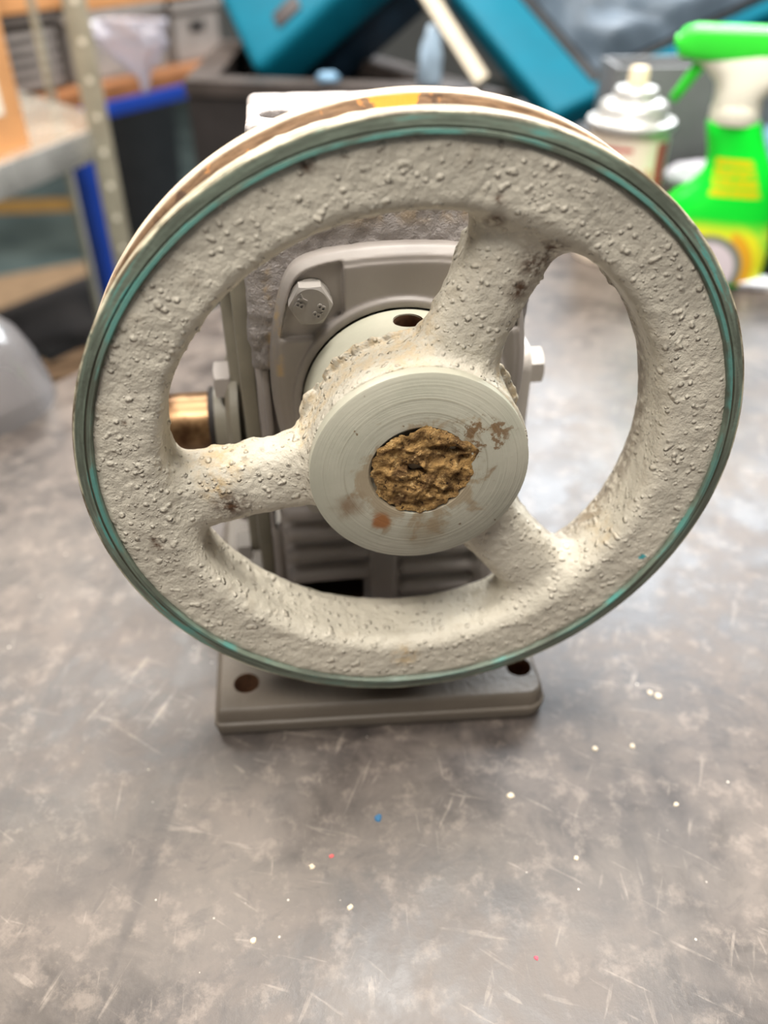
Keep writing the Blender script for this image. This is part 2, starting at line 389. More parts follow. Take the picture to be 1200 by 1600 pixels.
t = NT('workshop_floor'); v = t.co(); n1 = t.noise(v, .5, 5)
m_floor = t.fin(t.mix(t.ramp(n1, .3, .7), lin((72, 84, 82)), lin((98, 110, 106))), .6, 0, None, .3)

fl = part('floor', box(-40, 40, -20, 50, -.3, 0), m_floor, pos=(0, 0, -8)); tag(fl, kind='structure')
wl = part('wall_back', box(-40, 40, 0, .5, 0, 26), simple('wall_paint', (150, 150, 146), .8), pos=(0, 49, -8)); tag(wl, kind='structure')
fs = part('floor_marking', box(-20, -6, 0, 1.5, 0, .02), simple('yellow_line_paint', (150, 112, 52), .8), pos=(0, 28.5, -8)); tag(fs, 'worn yellow line painted on the green-grey workshop floor', 'floor marking')

tb = root('workbench', (0, 0, -8), 'scuffed grey-brown steel workbench carrying the gear reducer', 'workbench')
TP = [(-.1, 5.2), (-2.55, 2.52), (-5.2, -.3), (-5.2, -3.6), (5.1, -3.9), (5.1, 6.2), (.8, 6.2)]
part('bench_top', move(prism(TP, -.22, 0), (0, 0, 8+TT)), m_table, tb, bevel=.02)
m_leg = simple('dark_bench_frame', (48, 50, 54), .5)
for lx, ly in ((-.6, 4.2), (-4.7, -3.1), (4.4, -3.4), (4.4, 4.2)):
    part('leg', box(lx-.2, lx+.2, ly-.2, ly+.2, 0, 8+TT-.22), m_leg, tb)

# ---------------------------------------------------------------- gear reducer with pulley
gb = root('gear_reducer', OG, 'grey cast gear reducer with a large cream three-spoke belt pulley, centre of the bench', 'gearbox')
def gp(name, vf, mat, parent=gb, **k): return part(name, vf, mat, parent, off=OG, **k)

# pulley casting (ring web, three spokes, collar round the hub)
h = .0068; lo = (-.985, -.035, -.985); X, Y, Z = grid(lo, (.985, .285, .985), h)
X = X.astype(np.float32); Y = Y.astype(np.float32); Z = Z.astype(np.float32)
Rr = np.sqrt(X*X+Z*Z); rr = .046
qx = np.abs(Rr-.865)-.105+rr; qy = np.abs(Y-.132)-.130+rr
F = np.sqrt(np.maximum(qx, 0)**2+np.maximum(qy, 0)**2)+np.minimum(np.maximum(qx, qy), 0)-rr
spokes = [math.radians(a) for a in (68.0, 190.5, 308.8)]
for a in spokes:
    ca, sa = math.cos(a), math.sin(a); u = X*ca+Z*sa; w = -X*sa+Z*ca
    hw = .116+.018*np.clip((u-.55)/.25, 0, 1)+.03*np.clip((.42-u)/.15, 0, 1)
    e = ((np.abs(w)/hw)**2.6+(np.abs(Y-.142)/.092)**2.6)**(1/2.6)
    s_ = (e-1)*.085; s_ = np.maximum(s_, np.maximum(.2-u, u-.87))
    F = smin(F, s_, .085)
F = smin(F, np.maximum(Rr-.339, np.maximum(.012-Y, Y-.212)), .045)
def ridge(P):
    th = np.arctan2(P[:, 2], P[:, 0]); q = np.stack([np.cos(th), np.sin(th), th*0], 1)
    return .010+.007*vnoise(q, 5, 5)+.004*vnoise(q, 17, 6)+.005*vnoise(P, 50, 7)
m = (np.abs(Rr-.345) < .06) & (np.abs(Y-.205) < .06)
P = np.stack([X[m], Y[m], Z[m]], 1); d = np.sqrt((Rr[m]-.348)**2+(Y[m]-.203)**2)-ridge(P); F[m] = smin(F[m], d, .012)
roughen(F, X, Y, Z, lambda P: .0022*vnoise(P, 6, 1)+.0016*vnoise(P, 19, 2)+.0018*vnoise(P, 45, 3), .04)
# ragged parting line half way through the openings and spokes
m = (np.abs(F) < .03) & (np.abs(Y-.19) < .022) & (Rr < .8)
P = np.stack([X[m], Y[m], Z[m]], 1); F[m] -= np.clip(.3+vnoise(P, 16, 8)+.9*vnoise(P, 40, 9), 0, 1.5)*.007*(1-np.abs(Y[m]-.19)/.022)
rng = random.Random(4); n0 = np.array(lo)
def blob(px, pz, py, rad, k=.006):
    i0 = ((np.array((px, py, pz))-n0-rad*2.2)/h).astype(int); i1 = ((np.array((px, py, pz))-n0+rad*2.2)/h).astype(int)+1
    i0 = np.maximum(i0, 0); s = tuple(slice(a, b) for a, b in zip(i0, i1))
    d = np.sqrt((X[s]-px)**2+(Y[s]-py)**2+(Z[s]-pz)**2)-rad; F[s] = smin(F[s], d, k)
def surf_y(px, pz):
    i = int((px-n0[0])/h); k = int((pz-n0[2])/h); col_ = F[i, :, k]; w_ = np.nonzero(col_ < 0)[0]
    return n0[1]+w_[0]*h if len(w_) else None
cl = [(rng.uniform(0, 2*math.pi), rng.uniform(.42, .93)) for _ in range(26)]
for _ in range(900):
    if rng.random() < .45:
        th, rd = rng.choice(cl); th += rng.gauss(0, .16); rd += rng.gauss(0, .05)
    else: th = rng.uniform(0, 2*math.pi); rd = math.sqrt(rng.uniform(.37**2, .94**2))
    if not .37 < rd < .94: continue
    px, pz = rd*math.cos(th), rd*math.sin(th); yy = surf_y(px, pz)
    if yy is not None and yy < .16: rad = rng.uniform(.0042, .0082); blob(px, pz, yy+rad*.15, rad, .0035)
V, Q = surfnet(F, lo, h)
R2 = np.hypot(V[:, 0], V[:, 2])
def near(cx_, cz_, rad): return np.clip(1.3-np.hypot(V[:, 0]-cx_, V[:, 2]-cz_)/rad, 0, 1)
ang = np.degrees(np.arctan2(V[:, 2], V[:, 0]))
stain = np.zeros(len(V))
stain = np.maximum(stain, .55*np.clip(1-np.abs(R2-.355)/.05, 0, 1)*(V[:, 2] > .05)*(V[:, 1] > .07))
for cx_, cz_, rad in ((-.40, .12, .07), (-.05, .41, .10), (.30, .26, .07), (-.60, .05, .10), (.61, -.34, .07), (-.03, -.83, .05), (-.62, -.06, .05)): stain = np.maximum(stain, .8*near(cx_, cz_, rad))
dark = np.zeros(len(V))
for cx_, cz_, rad in ((.178, .79, .016), (.182, .73, .026), (.31, .60, .055), (.27, .53, .04), (.345, .64, .04), (-.818, -.227, .020), (-.825, -.20, .012), (-.835, .217, .010), (-.29, .886, .022), (.72, .03, .02), (.70, -.08, .025), (-.58, -.13, .06)):
    dark = np.maximum(dark, near(cx_, cz_, rad))
dark = np.maximum(dark, .55*np.clip((V[:, 1]-.12)/.06, 0, 1)*(R2 > .42)*((ang > -45) & (ang < 60)))  # inner wall of the right opening browned, its shade put into the colour
teal = (np.hypot((V[:, 0]-.789), (V[:, 2]+.438)*1.5) < .014).astype(float)
at = {'stain': stain, 'dark': dark, 'teal': teal}
C = V[Q].mean(1); rc = np.hypot(C[:, 0], C[:, 2]); ac = np.degrees(np.arctan2(C[:, 2], C[:, 0])) % 360
isring = rc > .735; iscol = rc < .375
def castpart(name, mask, parent, **k):
    v_, q_, u_ = submesh(V, Q, mask)
    return gp(name, (v_, q_), m_cast, parent, attrs={kk: a[u_] for kk, a in at.items()}, smooth=True, **k)
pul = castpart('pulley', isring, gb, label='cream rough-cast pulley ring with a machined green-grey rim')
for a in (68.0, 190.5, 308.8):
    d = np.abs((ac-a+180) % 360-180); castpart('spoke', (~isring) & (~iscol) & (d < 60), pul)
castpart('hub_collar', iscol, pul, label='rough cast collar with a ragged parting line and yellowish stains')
rimprof = [(.950, -.010), (.9605, -.0085), (.9625, -.0035), (.966, -.0035), (.968, -.0065), (.997, -.001), (1.0, .003), (1.0, .046), (.997, .05),
           (.880, .086), (.874, .09), (.874, .160), (.880, .166), (.997, .205), (1.0, .209), (1.0, .262), (.996, .267), (.955, .268), (.935, .24), (.935, .03)]
gp('rim', lathe(rimprof, 360, 'y', closed=True), m_rim, pul, smooth=.5, label='machined rim with V-belt groove, worn green-grey paint, teal streaks')
hubprof = [(.155, .0), (.150, -.016), (.158, -.0235), (.327, -.024), (.333, -.020), (.334, -.012), (.334, .40), (.328, .408), (.2, .41)]
hub = gp('hub', lathe(hubprof, 192, 'y'), m_hub, pul, smooth=.6, label='smooth pale grey hub with turning rings on its face')
boolean(hub, move(lathe([(.046, .18), (.046, .5)], 32), (.006, .318, 0)), OG)
gp('set_screw_hole', move(lathe([(.047, .335), (.047, .332), (.041, .322), (.044, .314), (.039, .306), (.044, .298), (.039, .29), (.042, .24), (.0, .24)], 32, cap=False), (.006, .318, 0)), m_thread, pul, smooth=True, label='threaded set screw hole, rusty brown inside')
# rust crust filling the bore
n_a, n_r = 150, 46; V_ = []; deep = []
g = np.random.RandomState(3)
for j in range(n_r+1):
    for i in range(n_a):
        a = 2*math.pi*i/n_a; V_.append((j/n_r, a))
A = np.array(V_); cs = np.stack([np.cos(A[:, 1]), np.sin(A[:, 1]), A[:, 1]*0], 1)
out = .150+.008*vnoise(cs, 3, 11)+.008*vnoise(cs, 9, 12)+.004*vnoise(cs, 22, 13)+.030*np.exp(-((A[:, 1]-.38)/.22)**2)
rad = A[:, 0]*out; P = np.stack([rad*cs[:, 0], rad*0, rad*cs[:, 1]], 1)
hn = .010*vnoise(P, 16, 14)+.008*vnoise(P, 40, 15)+.004*vnoise(P, 90, 16)
dirn = np.abs(vnoise(P@np.array([[.9, 0, .4], [0, 1, 0], [-.4, 0, .9]])*np.array([1, 1, 3.0]), 16, 18))*.010
edge = np.clip((1-A[:, 0])/.12, 0, 1)
pits = sum(dd*np.clip(1.2-np.hypot((P[:, 0]-a)/sx_, (P[:, 2]-b)/sz_), 0, 1) for a, b, sx_, sz_, dd in ((-.02, .008, .022, .018, .09), (.005, -.004, .012, .010, .03), (.10, .062, .035, .014, .026), (.125, .035, .022, .018, .024), (.075, -.085, .03, .012, .014), (.035, -.07, .018, .02, .014), (.105, -.03, .012, .02, .014), (.05, .08, .05, .010, .012)))
yv = -.030-hn*edge*.9+dirn*edge+pits*edge+.006*(1-edge)
P[:, 1] = yv; P[:, 0] += .004; P[:, 2] += .004
deep = np.clip((pits-.016)/.02, 0, 1)
F_ = [(j*n_a+i, (j+1)*n_a+i, (j+1)*n_a+(i+1) % n_a, j*n_a+(i+1) % n_a) for j in range(n_r) for i in range(n_a)]
F_ = np.array(F_)[:, ::-1]
gp('bore_rust', (P, F_), m_rust, pul, smooth=True, attrs={'deep': deep}, label='crumbly orange-brown rust filling the shaft bore, small dark centre hole')

# front cover
h = .0062; lo = (-.45, .365, -.58); X, Y, Z = grid(lo, (.45, .53, .58), h); Rr = np.sqrt(X*X+Z*Z)
o2 = smax(smax(Rr-.580, np.sqrt((np.abs(X)+.60)**2+(Z-.06)**2)-1.036, .03), np.sqrt(X**2*.62+(np.abs(Z)+.5)**2)-1.022, .03)
F = smax(np.maximum(o2, Y-.53), smax(.425-Y, (o2+(.425-Y)*.9+.032)*.74, .008), .006)
pk = np.maximum(np.maximum(.185-np.abs(X), .235-np.abs(Z)), np.maximum(o2+.030, Y-.452)); F = smax(F, -pk, .012)
gro = np.maximum(np.abs(o2+.036)-.006, Y-.431); F = smax(F, -gro, .006)
F = smin(F, np.sqrt(np.maximum(np.abs(Rr-.349)-.006, 0)**2+np.maximum(.418-Y, 0)**2)-.011, .008)
F = np.maximum(F, .3355-Rr)
V, Q = surfnet(F, lo, h)
z0 = np.zeros(len(V)); st = .9*np.clip(1-np.abs(V[:, 0]+.40)/.02, 0, 1)*(V[:, 2] > .1)
gp('front_cover', (V, Q), m_cover, gb, smooth=True, attrs={'stain': st, 'dark': z0}, label='smooth grey front cover with recessed corner bolts')
# hexagon bolts with raised marks
def hexhead(af, hh, ch=.18, n=6):
    """axis along +z, base at 0; chamfered round top"""
    R_ = af/math.sqrt(3); V = []; F = []; m = 48
    def hexr(a): a = (a+math.pi/6) % (math.pi/3)-math.pi/6; return af/2/math.cos(a)
    rings = []
    for rr_, zz in ((1., 0.), (1., None), (.0, hh)):
        ring = []
        for i in range(m):
            a = 2*math.pi*i/m; q = hexr(a)
            if zz is None: zt = hh-(q-af/2*.94)*.50-.0; ring.append((q*math.cos(a), q*math.sin(a), zt))
            elif rr_ == 0.: ring.append((af/2*.94*math.cos(a), af/2*.94*math.sin(a), hh))
            else: ring.append((q*math.cos(a), q*math.sin(a), 0.))
        rings.append(ring)
    return loft(rings)
def text_mesh(s, size, depth):
    c = bpy.data.curves.new('t', 'FONT'); c.body = s; c.size = size; c.extrude = depth; c.align_x = 'CENTER'; c.align_y = 'CENTER'; c.offset = size*.012
    o = bpy.data.objects.new('t', c); sc.collection.objects.link(o); bpy.context.view_layer.update()
    me = o.evaluated_get(bpy.context.evaluated_depsgraph_get()).to_mesh(); V = [tuple(v.co) for v in me.vertices]; F = [tuple(p.vertices) for p in me.polygons]
    bpy.data.objects.remove(o); return V, F
toF = ((1, 0, 0), (0, 0, -1), (0, 1, 0))      # local x right, y up, z towards the viewer -> world
for i, (bx, bz) in enumerate(((-.289, .375), (.289, .375), (-.289, -.375), (.289, -.375))):
    vf = move(swap(hexhead(.120, .062), toF), (bx, .452-.004, bz))
    wsh = move(swap(lathe([(.066, 0), (.066, .010), (.06, .014)], 32), toF), (bx, .453, bz))
    bz -= .010
    b = gp('bolt', merge(move(swap(rotv(hexhead(.120, .062), Matrix.Rotation(math.radians(30), 3, 'Z')), toF), (bx, .448, bz)), move(swap(lathe([(.066, 0), (.066, .010), (.06, .014)], 32), toF), (bx, .453, bz))), m_bolt, gb, smooth=.35)
    tx = merge(rotv(move(text_mesh('BY', .040, .0050), (0, .031, 0)), Matrix.Rotation(math.radians(60), 3, 'Z')),
               rotv(move(text_mesh('8.8', .040, .0050), (0, -.031, 0)), Matrix.Rotation(math.radians(56), 3, 'Z')))
    gp('bolt_marking', move(swap(tx, toF), (bx, .386-.0005, bz)), m_bolt, b, label='raised strength letters and numbers')

# casing
h = .0098; lo = (-.60, .48, -1.17); X, Y, Z = grid(lo, (.46, 1.36, .87), h)
F = rbox3(X, Y, Z, -.455, .41, .575, 1.30, -1.17, .80, .03)
F = smin(F, rbox3(X, Y, Z, -.492, .44, .500, .66, .085, .74, .025), .012)
F = smin(F, rbox3(X, Y, Z, -.36, .36, .50, .66, -.48, .2, .03), .03)
F = smin(F, rbox3(X, Y, Z, -.492, -.455, .575, .62, -1.17, .10, .008), .01)
F = smin(F, rbox3(X, Y, Z, -.468, -.44, .535, .62, -.45, .10, .008), .01)
F = smin(F, rbox3(X, Y, Z, -.105, .010, .515, .62, -1.17, -.45, .02), .03)
for zc in (-.555, -.665, -.775, -.885, -.995):
    for x0, x1 in ((-.44, -.10), (.015, .38)):
        if x0 < 0 and zc < -.95: continue
        F = smin(F, rbox3(X, Y, Z, x0, x1, .515, .63, zc-.034, zc+.034, .033), .014)
F = smin(F, rbox3(X, Y, Z, .34, .42, .50, .66, -1.17, -.45, .03), .03)
F = smax(F, -rbox3(X, Y, Z, -.42, -.125, .40, .80, -1.12, -.935, .01), .01)
F = smax(F, -rbox3(X, Y, Z, -.475, -.452, .5, .70, -.66, -.55, .004), .004)
F = smin(F, rbox3(X, Y, Z, -.446, .42, .565, .86, .782, .852, .012), .02)
F = smin(F, rbox3(X, Y, Z, .40, .492, .68, 1.25, -1.1, .0, .02), .015)
m = (Z > .06) & (Y < .6) & (Z < .77)
def pad(P):
    k = np.clip((P[:, 2]-.07)/.02, 0, 1)*np.clip((.60-P[:, 1])/.03, 0, 1)
    return k*(.007*vnoise(P, 30, 21)+.005*vnoise(P, 60, 22)+.008*vnoise(P, 12, 23))
roughen(F, X, Y, Z, pad); roughen(F, X, Y, Z, lambda P: .0015*vnoise(P, 25, 24))
F = np.maximum(F, .052-np.sqrt((X+.352)**2+(Y-.705)**2)-(Z < .6)*1.0)
V, Q = surfnet(F, lo, h)
st = .9*np.clip(1-np.abs(V[:, 0]+.425)/.02, 0, 1)*(V[:, 2] > .1)*(V[:, 1] < .53)
st = np.maximum(st, .5*np.clip(1-np.abs(V[:, 2]-.60)/.04, 0, 1)*(V[:, 1] < .53))
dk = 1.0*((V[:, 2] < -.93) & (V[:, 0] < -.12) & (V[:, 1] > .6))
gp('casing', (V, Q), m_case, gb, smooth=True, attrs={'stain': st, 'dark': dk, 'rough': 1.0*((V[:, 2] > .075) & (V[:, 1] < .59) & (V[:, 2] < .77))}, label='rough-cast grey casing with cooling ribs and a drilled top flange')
def xhex(af, hh, pos, sgn):
    return move(swap(rotv(hexhead(af, hh), Matrix.Rotation(math.radians(30), 3, 'Z')), ((0, 0, sgn), (0, 1, 0), (-sgn, 0, 0))), pos)
m_side = simple('side_cover_paint', (122, 116, 102), .45, var=.12, nscale=6, bump=.003, bscale=20)
sc_ = gp('side_cover', move(swap(prism(rrect(.60, 1.33, -1.10, .52, .10), 0, .056), ((0, 0, -1), (1, 0, 0), (0, 1, 0))), (-.492, 0, 0)), m_side, gb, bevel=.014)
gp('side_boss', move(swap(prism(rrect(.80, 1.28, -1.0, .36, .10), 0, .055), ((0, 0, -1), (1, 0, 0), (0, 1, 0))), (-.546, 0, 0)), m_side, gb, bevel=.014)
gp('bearing_housing', move(lathe([(.30, 0), (.30, -.03), (.26, -.05), (.17, -.06), (.16, -.105), (.10, -.105)], 64, 'x'), (-.575, .95, -.36)), m_side, gb, smooth=.5)
gp('shaft_collar', move(lathe([(.142, 0), (.142, -.03), (.135, -.035), (.1, -.035)], 48, 'x'), (-.672, .95, -.36)), m_dark, gb, smooth=.5, label='dark oil seal round the shaft')
gp('shaft_stub', move(lathe([(.122, 0), (.122, -.16), (.118, -.163), (.118, -.168), (.122, -.171), (.122, -.36), (.108, -.375), (.0, -.375)], 64, 'x'), (-.69, .95, -.36)), m_steel, gb, smooth=.5, label='tarnished bare steel input shaft stub')
for by, bz in ((.86, -.125), (.86, -.95), (1.22, .3), (.72, .42)):
    gp('bolt', xhex(.135, .062, (-.600 if by > .8 else -.547, by, bz), -1), simple('dull_bolt', (150, 142, 136), .5) if by == .86 and bz > -.5 else m_bolt, gb, smooth=.35)
gp('side_flange', move(swap(prism(rrect(.66, 1.25, -1.10, .02, .08), 0, .05), ((0, 0, 1), (1, 0, 0), (0, 1, 0))), (.485, 0, 0)), m_white, gb, bevel=.012)
gp('bolt', xhex(.135, .072, (.535, .80, -.105), 1), m_white, gb, smooth=.35)

# foot plate
def rpoly(cs, r, n=7, inset=0.):
    out = []; N = len(cs); cen = Vector((sum(c[0] for c in cs)/N, sum(c[1] for c in cs)/N))
    for i in range(N):
        p = Vector(cs[i]); a = (Vector(cs[i-1])-p).normalized(); b = (Vector(cs[(i+1) % N])-p).normalized()
        bis = (a+b).normalized(); half = a.angle(b)/2; rr_ = r[i] if isinstance(r, (list, tuple)) else r; c = p+bis*(rr_/math.sin(half))
        s0 = c-(bis); v0 = (p+a*(rr_/math.tan(half)))-c; v1 = (p+b*(rr_/math.tan(half)))-c
        a0 = math.atan2(v0.y, v0.x); a1 = math.atan2(v1.y, v1.x); da = (a1-a0+math.pi) % (2*math.pi)-math.pi
        for k in range(n+1):
            an = a0+da*k/n; rad_ = rr_-inset; out.append((c.x+rad_*math.cos(an), c.y+rad_*math.sin(an)))
    return out
cs = [(-.770, .085), (.566, .020), (.566, 1.50), (-.770, 1.50)]
rings = [[(x, y, z) for x, y in rpoly(cs, (.035, .085, .05, .05), inset=i)] for z, i in ((0, .020), (.012, .008), (.058, .0), (.068, .003), (.074, .011), (.116, .016), (.130, .022), (.137, .032))]
V, Fq = loft(rings)
ft = gp('foot_plate', (np.array(V)+np.array((0, 0, TT)), Fq), m_foot, gb, smooth=.7, label='worn grey foot plate with a mounting hole at each corner')
for hx, hy in ((-.638, .235), (.474, .190), (-.638, 1.36), (.474, 1.36)):
    boolean(ft, move(lathe([(.052, -.1), (.052, .3)], 32), (hx, hy, TT)), OG)
    gp('mounting_hole', move(lathe([(.053, .134), (.051, .137), (.048, .120), (.048, .006), (0, .006)], 32, cap=False), (hx, hy, TT)), m_thread, ft, smooth=.6, label='brown rusty inside of a mounting hole')
gp('casing_foot', (lambda vf: vf)(move(prism(rrect(-.47, .43, .60, 1.30, .03), .13, .16), (0, 0, TT))), m_case, gb)

# little paint flecks and grit on the bench
def fleck(pos, r, mat, label, cat='debris', group=None, seed=0):
    rg = random.Random(seed); n = 9; ringA = []
    for k in range(n):
        a = 2*math.pi*k/n; q = r*rg.uniform(.7, 1.2); ringA.append((q*math.cos(a), q*math.sin(a)))
    o = part('paint_fleck', loft([[(x, y, 0) for x, y in ringA], [(x*.8, y*.8, r*.3) for x, y in ringA]]), mat, pos=pos); tag(o, label, cat, group)
fleck((-.17, -.343, TT), .016, simple('blue_fleck', (40, 92, 128), .6), 'small blue paint fleck on the bench in front of the foot plate', seed=1)
fleck((-.35, -.47, TT), .008, simple('red_fleck', (200, 80, 80), .6), 'tiny red fleck on the bench, left of the blue fleck', seed=2)
fleck((.272, -.893, TT), .008, simple('pink_fleck', (220, 70, 90), .6), 'tiny pink-red fleck on the bench near the bottom edge of the photo', seed=3)
GL = ['large pale grit grain just right of centre, in front of the foot plate', 'pale grit grain right of the foot plate, left one of a pair', 'pale grit grain right of the foot plate, right one of a pair',
      'largest pale grit grain, lower of the close pair far right of the foot plate', 'pale grit grain, upper of the close pair far right of the foot plate', 'pale grit grain just left of the tiny red fleck',
      'pale grit grain midway between foot plate and pink fleck, right side', 'pale grit grain in front of the foot plate, below the tiny red fleck', 'pale grit grain nearest the lower left of the bench', 'pale grit grain alone at the right, nearer than the pairs']
m_grit = simple('pale_grit', (206, 190, 164), .5)
for k, (gx, gy, gr_) in enumerate(((.332, -.31, .014), (.711, -.145, .012), (.86, -.15, .012), (1.056, .077, .016), (1.03, .10, .012), (-.42, -.50, .010), (.50, -.58, .010), (-.30, -.66, .011), (-.62, -.73, .012), (.93, -.42, .010))):
    fleck((gx, gy, TT), gr_, m_grit, GL[k], 'grit', 'grit on the bench', seed=10+k)

# ---------------------------------------------------------------- spray bottle (right)
m_green = simple('bright_green_plastic', (10, 222, 48), .28, var=.05, nscale=2)
m_green2 = simple('trigger_green_plastic', (60, 232, 60), .3, var=.04)
m_nozw = simple('cream_white_plastic', (236, 232, 214), .35, var=.03)
sb = root('spray_bottle', (3.16, 4.40, TT), 'bright green trigger spray bottle with white neck and yellow label', 'spray bottle', -.42)
def oval(x0, x1, d, z, n=40, p=2.6):
    c = (x0+x1)/2; a = (x1-x0)/2; out = []
    for k in range(n):
        t_ = 2*math.pi*k/n; cc, ss = math.cos(t_), math.sin(t_)
        out.append((c+a*math.copysign(abs(cc)**(2/p), cc), d*math.copysign(abs(ss)**(2/p), ss), z))
    return out
prof = [(0, -.40, .38, .20), (.02, -.43, .42, .24), (.06, -.45, .44, .25), (.3, -.46, .44, .25), (.48, -.45, .41, .245), (.60, -.45, .40, .235), (.68, -.37, .385, .22), (.75, -.28, .375, .21), (.82, -.215, .35, .20), (.9, -.185, .31, .19), (1.0, -.195, .25, .175), (1.1, -.225, .20, .165), (1.2, -.25, .155, .16), (1.225, -.24, .145, .155)]
body = part('body', loft([oval(x0, x1, d, z) for z, x0, x1, d in prof]), m_green, sb, smooth=.8)
t = NT('green_bottle_label'); v = t.co(); x, y, z = t.sep(v)
rows = t.math('ABSOLUTE', t.math('SUBTRACT', t.math('FRACT', t.math('MULTIPLY', z, 14)), .5)); let = t.noise(t.co((0, 0, 0), (34, 1, 9)), 1.2, 1)
up_ = t.math('MULTIPLY', t.math('MULTIPLY', t.ramp(z, .71, .72), t.math('MULTIPLY', t.ramp(x, -.13, -.12), t.ramp(t.math('ADD', x, t.math('MULTIPLY', z, .45)), .60, .57))), t.math('MULTIPLY', t.ramp(rows, .44, .36), t.ramp(let, .36, .42)))
low = t.ramp(z, .56, .40); n1 = t.noise(v, 4, 3)
col = t.mix(up_, lin((10, 214, 46)), lin((206, 196, 14)))
col = t.mix(low, col, t.mix(t.ramp(n1, .3, .7), lin((150, 240, 60)), lin((226, 244, 70))))
dd = t.math('SQRT', t.math('ADD', t.math('POWER', t.math('ABSOLUTE', t.math('ADD', x, .02)), 2.), t.math('POWER', t.math('ABSOLUTE', t.math('SUBTRACT', z, .16)), 2.)))
col = t.mix(t.math('MULTIPLY', t.ramp(dd, .44, .40), low), col, lin((240, 236, 40)))
col = t.mix(t.math('MULTIPLY', t.math('MULTIPLY', t.ramp(dd, .36, .34), t.ramp(x, .10, .14)), low), col, lin((236, 176, 40)))
col = t.mix(t.math('MULTIPLY', t.ramp(dd, .28, .26), low), col, lin((120, 128, 118)))
col = t.mix(t.math('MULTIPLY', t.ramp(dd, .23, .2), low), col, lin((226, 214, 220)))
m_lab = t.fin(col, .3)
def skin(prof, z0, z1, u0, u1, e, n=14, mz=12):
    """thin label wrapped over the camera side of the body"""
    P0 = []; zs = [z0+(z1-z0)*k/mz for k in range(mz+1)]
    pa = np.array(prof)
    for z_ in zs:
        x0, x1, d = (np.interp(z_, pa[:, 0], pa[:, i]) for i in (1, 2, 3)); row = []
        for k in range(n+1):
            u_ = u0+(u1-u0)*k/n; th = math.pi+math.pi*u_; cc, ss = math.cos(th), math.sin(th); a = (x1-x0)/2
            row.append(((x0+x1)/2+(a+e)*math.copysign(abs(cc)**(2/2.6), cc), (d+e)*math.copysign(abs(ss)**(2/2.6), ss), z_))
        P0.append(row)
    V = [p for r_ in P0 for p in r_]; F = [(j*(n+1)+i, j*(n+1)+i+1, (j+1)*(n+1)+i+1, (j+1)*(n+1)+i) for j in range(mz) for i in range(n)]
    return V, F
part('label', skin(prof, .05, 1.00, .12, .88, .006), m_lab, sb, smooth=True, label='yellow lettering and yellow-orange picture panel on green')
part('collar', lathe([(.18, 0), (.186, .02), (.186, .10), (.18, .12)], 48), m_nozw, sb, smooth=.6).location = Vector((-.055, 0, 1.215))*S
part('neck_housing', loft([oval(-.235, .125, .165, 1.32), oval(-.235, .13, .165, 1.40), oval(-.25, .22, .16, 1.48), oval(-.33, .42, .15, 1.56), oval(-.47, .74, .14, 1.64), oval(-.47, .80, .13, 1.68)]), m_nozw, sb, smooth=.8)
hd = [(-.56, 1.66, 1.79), (-.53, 1.64, 1.825), (-.45, 1.63, 1.85), (.0, 1.60, 1.85), (.4, 1.575, 1.83), (.8, 1.54, 1.80), (.95, 1.54, 1.70)]
part('spray_head', loft([[(x_, y_, z_) for y_, z_ in rrect(-.13, .13, a_, b_, .05, 4)] for x_, a_, b_ in hd]), m_green2, sb, smooth=.8, label='bright green spray head')
part('nozzle', lathe([(.05, -.55), (.045, -.585), (0, -.585)], 24, 'x'), m_green2, sb, smooth=.6).location = Vector((0, 0, 1.735))*S
part('trigger', tube([(-.37, 0, 1.66), (-.38, 0, 1.60), (-.42, 0, 1.52), (-.48, 0, 1.42), (-.53, 0, 1.34)], [.05, .05, .045, .04, .035], 12), m_green2, sb, smooth=True, label='curved green trigger')

# ---------------------------------------------------------------- aerosol can
ac_ = root('aerosol_can', (2.54, 5.01, TT), 'white aerosol can with red stripe and bare silver dome, left of the green bottle', 'spray can', -.40); ac_.scale = (1.04, 1.04, .94)
m_silver = simple('tinplate', (206, 204, 200), .42, .55, var=.04)
part('body', lathe([(.30, 0), (.315, .02), (.315, 1.06), (.305, 1.10), (.30, 1.12)], 64), simple('can_label_cream', (240, 224, 204), .4, var=.03), ac_, smooth=.6)
def band_(r_, a0, a1, z0, z1, n=20):
    return [(r_*math.cos(a0+(a1-a0)*k/n), r_*math.sin(a0+(a1-a0)*k/n), z) for z in (z0, z1) for k in range(n+1)], [(k, k+1, n+2+k, n+1+k) for k in range(n)]
m_redp = simple('red_print', (206, 64, 60), .4)
part('red_line', band_(.3165, math.radians(195), math.radians(280), 1.0, 1.03), m_redp, ac_, smooth=True)
part('red_stripe', band_(.3165, math.radians(318), math.radians(345), .1, 1.06), m_redp, ac_, smooth=True)
part('thin_red_stripe', band_(.3165, math.radians(303), math.radians(310), .1, .86), simple('orange_print', (232, 150, 110), .4), ac_, smooth=True)
part('dome', lathe([(.30, 1.12), (.335, 1.14), (.347, 1.17), (.335, 1.20), (.29, 1.205), (.272, 1.22), (.265, 1.29), (.25, 1.33), (.20, 1.355), (.17, 1.36), (.165, 1.42), (.15, 1.445), (.10, 1.45), (.0, 1.45)], 64), m_silver, ac_, smooth=.9, label='silver metal dome with rolled rim')
part('valve_stem', lathe([(.075, 1.42), (.072, 1.58), (.06, 1.60), (0, 1.60)], 32), simple('cream_plastic', (232, 212, 178), .5), ac_, smooth=.6, label='cream plastic valve stem')

